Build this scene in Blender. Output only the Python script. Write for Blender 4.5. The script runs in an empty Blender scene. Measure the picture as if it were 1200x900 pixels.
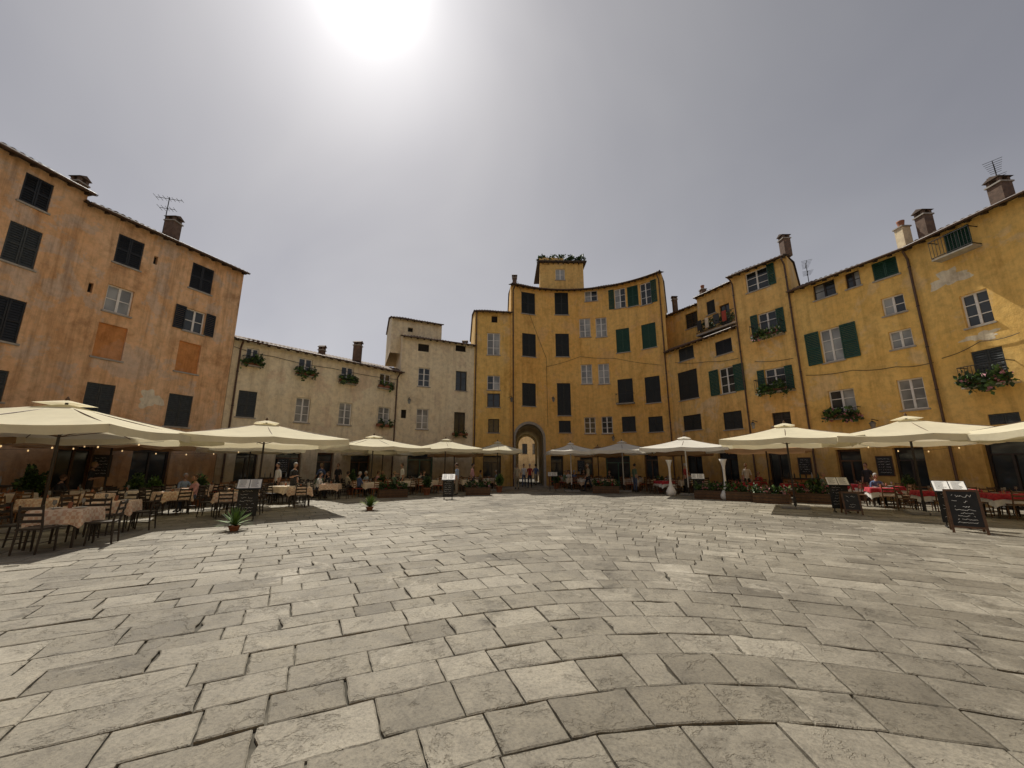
import bpy, math, random
from mathutils import Vector, Matrix
random.seed(7)
S=bpy.context.scene
F=460.0; PITCH=math.atan(96/460.0); sp=math.sin(PITCH); cp=math.cos(PITCH); CH=1.65
def ray(px,py):
    a=(px-600)/F; b=(450-py)/F
    return (a, cp-b*sp, sp+b*cp)
def G(px,py):
    d=ray(px,py); t=CH/(-d[2]); return (d[0]*t,d[1]*t)
# ---------------------------------------------------------------- materials
MATS={}
def nmat(name):
    m=bpy.data.materials.new(name); m.use_nodes=True
    nt=m.node_tree; b=nt.nodes['Principled BSDF']; MATS[name]=m
    return m,nt,b
def N_(nt,t,**k):
    n=nt.nodes.new(t)
    for a,v in k.items(): setattr(n,a,v)
    return n
def noise(nt,vec,scale,detail=5,rough=.6,dist=0):
    n=N_(nt,'ShaderNodeTexNoise'); n.inputs['Scale'].default_value=scale; n.inputs['Detail'].default_value=detail
    n.inputs['Roughness'].default_value=rough; n.inputs['Distortion'].default_value=dist
    nt.links.new(vec,n.inputs['Vector']); return n.outputs['Fac']
def ramp(nt,fac,stops):
    r=N_(nt,'ShaderNodeValToRGB'); e=r.color_ramp.elements
    while len(e)<len(stops): e.new(.5)
    for i,(p,c) in enumerate(stops):
        e[i].position=p; e[i].color=(c[0],c[1],c[2],1) if not isinstance(c,(int,float)) else (c,c,c,1)
    nt.links.new(fac,r.inputs['Fac']); return r.outputs['Color']
def mix(nt,mode,fac,a,b):
    m=N_(nt,'ShaderNodeMix',data_type='RGBA',blend_type=mode)
    for i,v in ((0,fac),(6,a),(7,b)):
        if isinstance(v,(int,float)): m.inputs[i].default_value=v
        elif isinstance(v,tuple): m.inputs[i].default_value=(v[0],v[1],v[2],1)
        else: nt.links.new(v,m.inputs[i])
    return m.outputs[2]
def coord(nt,scale=(1,1,1)):
    t=N_(nt,'ShaderNodeTexCoord')
    if scale==(1,1,1): return t.outputs['Object']
    mp=N_(nt,'ShaderNodeMapping'); mp.inputs['Scale'].default_value=scale
    nt.links.new(t.outputs['Object'],mp.inputs['Vector']); return mp.outputs['Vector']
def bump(nt,b,h,strength=.3,dist=.02):
    n=N_(nt,'ShaderNodeBump'); n.inputs['Strength'].default_value=strength; n.inputs['Distance'].default_value=dist
    nt.links.new(h,n.inputs['Height']); nt.links.new(n.outputs['Normal'],b.inputs['Normal'])
def simple(name,col,rough=.7,var=.25,scale=6,metal=0,bs=0):
    m,nt,b=nmat(name); v=coord(nt)
    f=noise(nt,v,scale,3)
    c=mix(nt,'MULTIPLY',1,tuple(col),ramp(nt,f,[(.3,1-var),(.7,1)]))
    nt.links.new(c,b.inputs['Base Color']); b.inputs['Roughness'].default_value=rough; b.inputs['Metallic'].default_value=metal
    if bs: bump(nt,b,noise(nt,v,scale*8,3),bs,.005)
    return m
def plaster(name,c1,c2,c3,stain=.8,pt=.56):
    m,nt,b=nmat(name); v=coord(nt)
    big=noise(nt,v,.28,4,.65,.6)
    col=mix(nt,'MIX',ramp(nt,big,[(.38,0),(.62,1)]),tuple(c1),tuple(c2))
    p=noise(nt,v,.6,7,.68,.3)
    col=mix(nt,'MIX',ramp(nt,p,[(pt,0),(pt+.03,.6),(pt+.12,.9)]),col,tuple(c3))
    st=noise(nt,coord(nt,(2.2,2.2,.16)),1.3,5,.7)
    col=mix(nt,'MULTIPLY',stain,col,ramp(nt,st,[(.30,(.60,.55,.50)),(.54,1.0)]))
    col=mix(nt,'MULTIPLY',stain,col,ramp(nt,p,[(.32,(.66,.59,.53)),(.44,1.0)]))
    blot=noise(nt,v,3.4,6,.75)
    col=mix(nt,'MULTIPLY',.75,col,ramp(nt,blot,[(.33,.70),(.55,1.0),(.8,1.1)]))
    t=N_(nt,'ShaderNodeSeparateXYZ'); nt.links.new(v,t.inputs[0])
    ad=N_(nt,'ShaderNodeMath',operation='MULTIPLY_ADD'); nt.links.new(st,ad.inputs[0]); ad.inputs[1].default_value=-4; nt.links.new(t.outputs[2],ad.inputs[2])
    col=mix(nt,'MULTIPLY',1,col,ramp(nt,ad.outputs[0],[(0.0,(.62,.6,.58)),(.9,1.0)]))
    nt.links.new(col,b.inputs['Base Color']); b.inputs['Roughness'].default_value=.92
    b.inputs['Specular IOR Level'].default_value=.2
    bump(nt,b,noise(nt,v,2.2,7,.75),.55,.05)
    return m
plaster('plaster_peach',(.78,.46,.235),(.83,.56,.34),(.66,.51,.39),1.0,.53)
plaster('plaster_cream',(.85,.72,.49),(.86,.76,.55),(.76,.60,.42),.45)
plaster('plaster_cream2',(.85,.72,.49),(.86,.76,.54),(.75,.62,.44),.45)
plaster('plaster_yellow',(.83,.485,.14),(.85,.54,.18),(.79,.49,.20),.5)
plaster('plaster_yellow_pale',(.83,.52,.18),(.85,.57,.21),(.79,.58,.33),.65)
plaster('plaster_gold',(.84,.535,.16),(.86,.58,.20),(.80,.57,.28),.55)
plaster('plaster_blind',(.60,.26,.09),(.64,.30,.11),(.58,.30,.15))
plaster('plaster_bare',(.78,.68,.50),(.82,.74,.58),(.66,.58,.46))
simple('shutter_green',(.018,.075,.045),.55,.3,9)
simple('shutter_dark',(.026,.028,.025),.6,.4,9)
simple('shutter_black',(.014,.016,.018),.5,.4,9)
simple('shutter_grey',(.05,.058,.058),.6,.4,9)
simple('shutter_white',(.66,.64,.60),.6,.2,9)
simple('frame_white',(.80,.78,.74),.5,.15,9)
simple('wood_brown',(.14,.07,.03),.55,.5,9)
simple('wood_orange',(.32,.14,.05),.5,.4,9)
simple('wood_dark',(.035,.024,.018),.5,.5,9)
simple('door_green',(.05,.12,.07),.5,.3,5)
simple('sill_stone',(.42,.39,.34),.8,.3,5)
simple('iron',(.02,.02,.02),.5,.3,20)
simple('pipe_copper',(.10,.055,.035),.5,.3,8)
simple('terracotta',(.36,.14,.07),.8,.4,7)
simple('tile_clay',(.17,.12,.09),.85,.6,3.5,0,.5)
simple('soffit',(.08,.055,.038),.8,.4,4)
simple('brick_chimney',(.19,.125,.09),.9,.5,5,0,.5)
simple('cable',(.02,.02,.02),.6,.1,5)
simple('paper',(.78,.77,.73),.6,.06,5)
simple('chalk',(.75,.75,.72),.9,.1,9)
simple('chalkboard',(.018,.02,.02),.6,.5,9)
simple('white_ceramic',(.80,.79,.76),.35,.08,5)
simple('concrete',(.30,.29,.27),.9,.3,8,0,.4)
simple('soil',(.05,.035,.02),.95,.4,20)
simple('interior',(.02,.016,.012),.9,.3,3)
simple('leaf_dark',(.035,.075,.02),.55,.5,5)
simple('leaf_light',(.10,.19,.035),.5,.4,5)
simple('leaf_yellow',(.30,.30,.05),.5,.4,5)
simple('flower_red',(.45,.03,.06),.6,.3,9)
simple('flower_pink',(.6,.25,.3),.6,.3,9)
simple('cushion',(.35,.05,.03),.9,.3,9)
simple('tableware',(.75,.75,.75),.25,.05,9)
def glass(name,col):
    m,nt,b=nmat(name); v=coord(nt)
    f=noise(nt,v,.8,2)
    nt.links.new(mix(nt,'MULTIPLY',1,tuple(col),ramp(nt,f,[(.4,.5),(.6,1.0)])),b.inputs['Base Color'])
    b.inputs['Roughness'].default_value=.07
    bump(nt,b,noise(nt,v,1.2,1),.12,.05)
glass('glass',(.035,.042,.045)); glass('glass_curtain',(.36,.37,.36))
def cloth(name,c1,c2,sc):
    m,nt,b=nmat(name); v=coord(nt)
    ch=N_(nt,'ShaderNodeTexChecker'); ch.inputs['Scale'].default_value=sc
    nt.links.new(v,ch.inputs['Vector']); ch.inputs['Color1'].default_value=(*c1,1); ch.inputs['Color2'].default_value=(*c2,1)
    c=mix(nt,'MULTIPLY',.6,ch.outputs['Color'],ramp(nt,noise(nt,v,5,3),[(.3,.75),(.7,1.0)]))
    nt.links.new(c,b.inputs['Base Color']); b.inputs['Roughness'].default_value=.9; bump(nt,b,noise(nt,v,9,3),.4,.02)
cloth('cloth_check',(.78,.64,.49),(.66,.43,.30),14)
cloth('cloth_cream',(.72,.62,.48),(.68,.57,.43),14)
cloth('cloth_red',(.42,.03,.045),(.34,.02,.035),14)
cloth('cloth_white',(.74,.73,.70),(.72,.71,.68),14)
def canvas(name,col):
    m,nt,b=nmat(name); v=coord(nt)
    c=mix(nt,'MULTIPLY',.7,tuple(col),ramp(nt,noise(nt,v,.9,5,.7),[(.3,.78),(.65,1.0)]))
    nt.links.new(c,b.inputs['Base Color']); b.inputs['Roughness'].default_value=.9; b.inputs['Specular IOR Level'].default_value=.1
    bump(nt,b,noise(nt,v,3,3),.35,.04)
    tr=N_(nt,'ShaderNodeBsdfTranslucent'); nt.links.new(c,tr.inputs['Color'])
    ms=N_(nt,'ShaderNodeMixShader'); ms.inputs[0].default_value=.32
    out=nt.nodes['Material Output']
    nt.links.new(b.outputs[0],ms.inputs[1]); nt.links.new(tr.outputs[0],ms.inputs[2]); nt.links.new(ms.outputs[0],out.inputs['Surface'])
canvas('canvas_cream',(.86,.80,.60)); canvas('canvas_pale',(.86,.83,.74)); canvas('canvas_tan',(.48,.31,.17))
m,nt,b=nmat('bulb'); b.inputs['Emission Color'].default_value=(1,.62,.25,1); b.inputs['Emission Strength'].default_value=.8
# paving slabs
m,nt,b=nmat('stone_slab'); v=coord(nt)
at=N_(nt,'ShaderNodeAttribute'); at.attribute_name='rnd'
c=ramp(nt,at.outputs['Fac'],[(0,(.170,.150,.112)),(.2,(.212,.190,.145)),(.6,(.245,.221,.172)),(.88,(.275,.249,.196)),(1,(.325,.296,.236))])
va=N_(nt,'ShaderNodeVectorMath',operation='SCALE'); nt.links.new(at.outputs['Color'],va.inputs[0]); va.inputs['Scale'].default_value=37
vb=N_(nt,'ShaderNodeVectorMath',operation='ADD'); nt.links.new(v,vb.inputs[0]); nt.links.new(va.outputs[0],vb.inputs[1]); vv=vb.outputs[0]
n1=noise(nt,vv,3.0,8,.8,.3)
c=mix(nt,'MULTIPLY',1,c,ramp(nt,n1,[(.32,(.56,.54,.51)),(.46,.90),(.6,1.05),(.74,1.25)]))
n2=noise(nt,v,.3,6,.72,.5)
c=mix(nt,'MULTIPLY',1,c,ramp(nt,n2,[(.36,(.68,.67,.66)),(.50,.98),(.66,1.22)]))
pale=noise(nt,v,.5,7,.76,.6)
c=mix(nt,'MIX',ramp(nt,pale,[(.575,0),(.63,.45),(.7,.8)]),c,(.42,.385,.315))
grime=noise(nt,v,1.1,7,.8,.3)
c=mix(nt,'MULTIPLY',1,c,ramp(nt,grime,[(.33,(.52,.51,.48)),(.44,1.0)]))
n3=noise(nt,vv,38,5,.85)
c=mix(nt,'MULTIPLY',1,c,ramp(nt,n3,[(.3,.48),(.52,1.0),(.75,1.25)]))
fl=ramp(nt,noise(nt,vv,1.5,7,.7,.3),[(.40,0),(.43,.55),(.57,.6),(.59,1)])
c=mix(nt,'MULTIPLY',.22,c,ramp(nt,fl,[(0,.70),(1,1.06)]))
nt.links.new(c,b.inputs['Base Color'])
rr=ramp(nt,n1,[(.3,.52),(.7,.82)]); nt.links.new(rr,b.inputs['Roughness'])
h=mix(nt,'ADD',.8,fl,n1); h=mix(nt,'ADD',.5,h,n3)
bump(nt,b,h,1.0,.015)
m,nt,b=nmat('joint_earth'); v=coord(nt)
c=mix(nt,'MIX',ramp(nt,noise(nt,v,1.3,5),[(.50,0),(.62,1)]),(.05,.044,.032),(.17,.155,.125))
nt.links.new(c,b.inputs['Base Color']); b.inputs['Roughness'].default_value=.95
# ---------------------------------------------------------------- mesh builder
def link(o,parent=None):
    S.collection.objects.link(o)
    if parent: o.parent=parent
    return o
def empty(name):
    e=bpy.data.objects.new(name,None); e.empty_display_size=.2; return link(e)
class MB:
    def __init__(s): s.v=[];s.f=[];s.m=[];s.mats=[];s.sm=[]
    def mi(s,n):
        if n not in s.mats: s.mats.append(n)
        return s.mats.index(n)
    def poly(s,pts,mat,sm=False):
        i=len(s.v); s.v+= [tuple(p) for p in pts]; s.f.append(list(range(i,i+len(pts)))); s.m.append(s.mi(mat)); s.sm.append(sm)
    def grid(s,rows,mat,sm=True,close=False):
        i=len(s.v); nc=len(rows[0]); k=s.mi(mat)
        for r in rows: s.v+=[tuple(p) for p in r]
        for a in range(len(rows)-1):
            for c in range(nc if close else nc-1):
                d=(c+1)%nc
                s.f.append([i+a*nc+c,i+a*nc+d,i+(a+1)*nc+d,i+(a+1)*nc+c]); s.m.append(k); s.sm.append(sm)
    def box(s,o,T,N,u0,u1,n0,n1,z0,z1,mat,tilt=0):
        i=len(s.v)
        for z in (z0,z1):
            for (u,n) in ((u0,n0),(u1,n0),(u1,n1),(u0,n1)):
                nn=n+(z-z0)*tilt
                s.v.append((o[0]+T[0]*u+N[0]*nn,o[1]+T[1]*u+N[1]*nn,(o[2] if len(o)>2 else 0)+z))
        k=s.mi(mat)
        for q in ((0,3,2,1),(4,5,6,7),(0,1,5,4),(1,2,6,5),(2,3,7,6),(3,0,4,7)):
            s.f.append([i+j for j in q]); s.m.append(k); s.sm.append(False)
    def cyl(s,p0,p1,r0,r1,mat,n=8,cap=True,sm=True):
        p0=Vector(p0);p1=Vector(p1); d=(p1-p0); 
        if d.length<1e-6: return
        d.normalize(); a=d.orthogonal().normalized(); b=d.cross(a); r=[]
        for p,rad in ((p0,r0),(p1,r1)):
            r.append([p+a*math.cos(2*math.pi*k/n)*rad+b*math.sin(2*math.pi*k/n)*rad for k in range(n)])
        s.grid(r,mat,sm,True)
        if cap: s.poly(r[0][::-1],mat); s.poly(r[1],mat)
    def lathe(s,c,prof,mat,n=16):
        rows=[[(c[0]+r*math.cos(2*math.pi*k/n),c[1]+r*math.sin(2*math.pi*k/n),c[2]+z) for k in range(n)] for r,z in prof]
        s.grid(rows,mat,True,True)
    def ball(s,c,rx,ry,rz,mat,n=12,m=8):
        rows=[]
        for j in range(m+1):
            th=-math.pi/2+math.pi*j/m
            rows.append([(c[0]+rx*math.cos(th)*math.cos(2*math.pi*k/n),c[1]+ry*math.cos(th)*math.sin(2*math.pi*k/n),c[2]+rz*math.sin(th)) for k in range(n)])
        s.grid(rows,mat,True,True)
    def leaves(s,c,r,n,mats,size=.09):
        for _ in range(n):
            while True:
                p=Vector((random.uniform(-1,1),random.uniform(-1,1),random.uniform(-1,1)))
                if .2<p.length<1: break
            lump=.75+.35*math.sin(p.x*5+c[0])*math.cos(p.z*4+c[1])
            q=Vector((c[0]+p.x*r[0]*lump,c[1]+p.y*r[1]*lump,c[2]+p.z*r[2]*lump))
            d=(p+Vector((random.uniform(-.6,.6),random.uniform(-.6,.6),random.uniform(-.2,.8)))).normalized()
            w=d.orthogonal().normalized(); w.rotate(Matrix.Rotation(random.uniform(0,6.3),3,d))
            sz=size*random.uniform(.7,1.5)
            s.poly([q-d*sz*.5,q+w*sz*.38,q+d*sz*.6,q-w*sz*.38],random.choice(mats))
    def mesh(s,name):
        me=bpy.data.meshes.new(name); me.from_pydata(s.v,[],s.f)
        for n in s.mats: me.materials.append(MATS[n])
        me.polygons.foreach_set('material_index',s.m); me.polygons.foreach_set('use_smooth',s.sm); me.update(); return me
    def obj(s,name,parent=None,loc=None,rot=0):
        o=bpy.data.objects.new(name,s.mesh(name)); link(o,parent)
        if loc: o.location=loc
        o.rotation_euler=(0,0,rot); return o
X=(1,0);Y=(0,1)
# ---------------------------------------------------------------- facade path
CEN=Vector((1,4))
class Fac:
    def __init__(s,pts):
        s.p=[Vector(p[:2]) for p in pts]; s.c=[0]
        for a,b in zip(s.p,s.p[1:]): s.c.append(s.c[-1]+(b-a).length)
        s.L=s.c[-1]
    def seg(s,u):
        for i in range(len(s.p)-1):
            if u<=s.c[i+1] or i==len(s.p)-2: return i
    def at(s,u):
        i=s.seg(u); t=(s.p[i+1]-s.p[i]).normalized(); return s.p[i]+t*(u-s.c[i])
    def fr(s,u):
        i=s.seg(u); t=(s.p[i+1]-s.p[i]).normalized(); return s.at(u),t,Vector((t.y,-t.x))
    def hit(s,px,py):
        d=ray(px,py); best=None; n=len(s.p)-1
        for i in range(n):
            a=s.p[i]; t=(s.p[i+1]-a); L=t.length; t=t/L
            den=t.x*d[1]-t.y*d[0]
            if abs(den)<1e-6: continue
            w=(a.y*d[0]-a.x*d[1])/den
            k=(a.x+t.x*w)/d[0] if abs(d[0])>abs(d[1]) else (a.y+t.y*w)/d[1]
            if k<=0: continue
            lo=-1e9 if i==0 else -1e-4; hi=1e9 if i==n-1 else L+1e-4
            if lo<=w<=hi:
                err=0 if 0<=w<=L else min(abs(w),abs(w-L))
                if best is None or err<best[0]: best=(err,s.c[i]+w,CH+d[2]*k)
        return best[1],best[2]
    def rad(s,u):
        return (s.at(u)-CEN).normalized()
def V3(p,z): return (p[0],p[1],z)
def arc3(p1,p2,p3,n):
    ax,ay=p1;bx,by=p2;cx,cy=p3
    d=2*(ax*(by-cy)+bx*(cy-ay)+cx*(ay-by))
    ux=((ax*ax+ay*ay)*(by-cy)+(bx*bx+by*by)*(cy-ay)+(cx*cx+cy*cy)*(ay-by))/d
    uy=((ax*ax+ay*ay)*(cx-bx)+(bx*bx+by*by)*(ax-cx)+(cx*cx+cy*cy)*(bx-ax))/d
    r=math.hypot(ax-ux,ay-uy); a1=math.atan2(ay-uy,ax-ux); a3=math.atan2(cy-uy,cx-ux)
    if a3>a1: a3-=2*math.pi
    return [(ux+r*math.cos(a1+(a3-a1)*i/n),uy+r*math.sin(a1+(a3-a1)*i/n)) for i in range(n+1)]
def louver(mb,o,T,N,u0,u1,n,z0,z1,mat):
    mb.box(o,T,N,u0,u0+.05,n,n+.045,z0,z1,mat); mb.box(o,T,N,u1-.05,u1,n,n+.045,z0,z1,mat)
    mb.box(o,T,N,u0+.05,u1-.05,n,n+.045,z0,z0+.07,mat); mb.box(o,T,N,u0+.05,u1-.05,n,n+.045,z1-.07,z1,mat)
    if z1-z0>1.1: mb.box(o,T,N,u0+.05,u1-.05,n,n+.045,(z0+z1)/2-.03,(z0+z1)/2+.03,mat)
    k=max(4,int((z1-z0-.14)/.095)); st=(z1-z0-.14)/k
    for i in range(k):
        z=z0+.07+st*i
        mb.box(o,T,N,u0+.05,u1-.05,n+.03,n+.04,z+.0,z+st*.95,mat,tilt=-.35)
def sash(mb,o,T,N,hw,z0,z1,n,fm='frame_white',gl='glass',bars=1):
    mb.box(o,T,N,-hw,-hw+.06,n-.05,n,z0,z1,fm); mb.box(o,T,N,hw-.06,hw,n-.05,n,z0,z1,fm)
    mb.box(o,T,N,-hw+.06,hw-.06,n-.05,n,z0,z0+.07,fm); mb.box(o,T,N,-hw+.06,hw-.06,n-.05,n,z1-.06,z1,fm)
    mb.box(o,T,N,-.045,.045,n-.045,n+.008,z0+.07,z1-.06,fm)
    for i in range(bars):
        z=z0+(z1-z0)*(i+1)/(bars+1); mb.box(o,T,N,-hw+.06,-.045,n-.04,n-.012,z-.018,z+.018,fm); mb.box(o,T,N,.045,hw-.06,n-.04,n-.012,z-.018,z+.018,fm)
    if gl=='glass' and random.random()<.45:
        mb.box(o,T,N,-hw+.05,0,n-.047,n-.030,z0+.05,z1-.05,'glass_curtain' if random.random()<.6 else 'glass')
        mb.box(o,T,N,0.001,hw-.05,n-.047,n-.030,z0+.05,z1-.05,'glass_curtain' if random.random()<.5 else 'glass')
    else: mb.box(o,T,N,-hw+.05,hw-.05,n-.047,n-.030,z0+.05,z1-.05,gl)
def infill(mb,f,u0,u1,z0,z1,typ,opt):
    a=f.at(u0);b=f.at(u1); o=(a+b)/2; T=(b-a).normalized(); N=Vector((T.y,-T.x)); hw=(b-a).length/2
    if typ in 'DGKLY':
        mat={'D':'shutter_dark','G':'shutter_green','K':'shutter_black','L':'shutter_white','Y':'shutter_grey'}[typ]
        louver(mb,o,T,N,-hw+.01,-.008,-.075,z0+.01,z1-.01,mat); louver(mb,o,T,N,.008,hw-.01,-.075,z0+.01,z1-.01,mat)
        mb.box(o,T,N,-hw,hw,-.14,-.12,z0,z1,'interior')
    elif typ in 'WX':
        sash(mb,o,T,N,hw,z0,z1,-.12,'frame_white' if typ=='W' else 'wood_dark','glass',2 if z1-z0>1.3 else 1)
    elif typ=='C': sash(mb,o,T,N,hw,z0,z1,-.12,'frame_white','glass_curtain',2 if z1-z0>1.3 else 1)
    elif typ=='O': mb.box(o,T,N,-hw,hw,-.16,-.10,z0,z1,'plaster_blind')
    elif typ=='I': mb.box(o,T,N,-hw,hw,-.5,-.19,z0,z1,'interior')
    elif typ=='S':
        fm=random.choice(['wood_brown','wood_dark','door_green','wood_dark'])
        mb.box(o,T,N,-hw,-hw+.09,-.3,-.2,z0,z1,fm); mb.box(o,T,N,hw-.09,hw,-.3,-.2,z0,z1,fm)
        mb.box(o,T,N,-hw+.09,hw-.09,-.3,-.2,z1-.1,z1,fm); mb.box(o,T,N,-hw+.09,hw-.09,-.3,-.2,z1-.62,z1-.55,fm)
        mb.box(o,T,N,-.04,.04,-.29,-.19,z0,z1-.62,fm); mb.box(o,T,N,-hw+.09,hw-.09,-.29,-.22,z0,z0+.5,fm)
        mb.box(o,T,N,-hw+.05,hw-.05,-.285,-.26,z0+.45,z1-.05,'glass')
    if typ not in 'SI' and (z1-z0)>.5:
        mb.box(o,T,N,-hw-.07,hw+.07,-.19,.07,z0-.07,z0-.002,'sill_stone')
    sc=opt.get('sc','shutter_green'); sw=opt.get('sw',hw)
    if 'l' in opt.get('s',''): louver(mb,o,T,N,-hw-.02-sw,-hw-.02,.03,z0,z1,sc)
    if 'r' in opt.get('s',''): louver(mb,o,T,N,hw+.02,hw+.02+sw,.03,z0,z1,sc)
    if opt.get('bal'):
        e=opt.get('be',.18); bz=z0-.1; h=.85 if opt['bal']>1 else .5; dp=.55 if opt['bal']>1 else .32
        w=hw+e
        mb.box(o,T,N,-w,w,.0,dp,bz-.06,bz,'sill_stone')
        for z in (bz+.06,bz+h):
            mb.box(o,T,N,-w,w,dp-.03,dp,z-.015,z+.015,'iron')
            mb.box(o,T,N,-w,-w+.03,.0,dp-.03,z-.015,z+.015,'iron'); mb.box(o,T,N,w-.03,w,.0,dp-.03,z-.015,z+.015,'iron')
        k=int(2*w/.11)
        for i in range(k+1):
            uu=-w+.01+(2*w-.02)*i/k; mb.box(o,T,N,uu-.007,uu+.007,dp-.022,dp-.008,bz+.06,bz+h,'iron')
    if opt.get('fl'):
        n=opt['fl']; w=hw+.22; big=opt.get('bal',0)>1; off=.5 if big else .3
        bz=z0-.1
        mb.box(o,T,N,-w+.05,w-.05,off-.2,off+.02,bz,bz+.2,'terracotta')
        for i in range(n*2):
            uu=-w+2*w*(i+.5)/(n*2); dz=random.uniform(-.25,.15)
            c=(o.x+T.x*uu+N.x*(off+.05),o.y+T.y*uu+N.y*(off+.05),bz+.2+dz)
            mb.leaves(c,(.3,.3,.34+random.random()*.15),60,['leaf_dark']*5+['leaf_light']*3+([opt.get('fc','leaf_dark')]),.15)
def wall(mb,f,z0,H,rects,mat):
    us=sorted(set([round(x,4) for x in f.c]+[round(r[0],4) for r in rects]+[round(r[1],4) for r in rects]))
    us=[u for u in us if 0<=u<=f.L+1e-3]
    zs=sorted(set([z0,H]+[round(r[2],4) for r in rects]+[round(r[3],4) for r in rects])); zs=[z for z in zs if z0<=z<=H]
    for a,b in zip(us,us[1:]):
        if b-a<1e-4: continue
        pa,pb=f.at(a),f.at(b); mu=(a+b)/2
        for c,d in zip(zs,zs[1:]):
            mz=(c+d)/2
            if any(r[0]<mu<r[1] and r[2]<mz<r[3] for r in rects): continue
            mb.poly([V3(pa,c),V3(pb,c),V3(pb,d),V3(pa,d)],mat)
def tile_roof(mb,f,H,over,depth,slope,mono=False,u0=0,u1=None,oe=.12):
    u1=f.L if u1 is None else u1
    n=int((u1-u0+2*oe)/.055); rid=depth if mono else depth/2
    front=[];top=[];back=[];lip=[]
    for i in range(n+1):
        u=u0-oe+(u1-u0+2*oe)*i/n
        uc=min(max(u,0),f.L); p,T,N=f.fr(uc); p=p+T*(u-uc); R=f.rad(uc)
        w=.06*abs(math.sin(math.pi*u/.24))
        jit=.035*math.sin(int(u/.24)*12.9); sag=.035*math.sin(u*.9)+.02*math.sin(u*2.3)
        e=p+N*(over+jit); q=p+R*rid; bk=p+R*depth
        ze=H-over*slope+.07+max(-.02,sag)
        front.append(V3(e,ze+w)); lip.append(V3(e,ze-.012)); top.append(V3(q,H+rid*slope+.07+w)); back.append(V3(bk,H+.02 if not mono else H+rid*slope))
    mb.grid([lip,front],'tile_clay',False); mb.grid([front,top],'tile_clay',True)
    if not mono: mb.grid([top,back],'tile_clay',True)
    m=max(2,int((u1-u0)/1.0)); a=[];b2=[];c=[];d=[]
    for i in range(m+1):
        u=u0-oe+.01+(u1-u0+2*oe-.02)*i/m; uc=min(max(u,0),f.L); p,T,N=f.fr(uc); p=p+T*(u-uc)
        a.append(V3(p+N*(over-.03),H-over*slope+.052)); b2.append(V3(p-N*.3,H+.3*slope+.052)); c.append(V3(p+N*(over-.03),H-over*slope+.02)); d.append(V3(p-N*.3,H+.3*slope+.02))
    mb.grid([a,b2],'soffit',False); mb.grid([c,d],'soffit',False); mb.grid([a,c],'soffit',False)
    k=int((u1-u0)/.55)
    for i in range(k+1):
        u=u0+.1+(u1-u0-.2)*i/max(1,k); p,T,N=f.fr(u)
        i0=len(mb.v)
        for (nn) in (-.1,over-.08):
            for (du,dz) in ((-.04,-.09),(.04,-.09),(.04,.018),(-.04,.018)):
                q=p+T*du+N*nn; mb.v.append((q.x,q.y,H-nn*slope+dz))
        kk=mb.mi('soffit')
        for qd in ((0,1,2,3),(4,7,6,5),(0,4,5,1),(1,5,6,2),(2,6,7,3),(3,7,4,0)): mb.f.append([i0+j for j in qd]); mb.m.append(kk); mb.sm.append(False)
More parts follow.
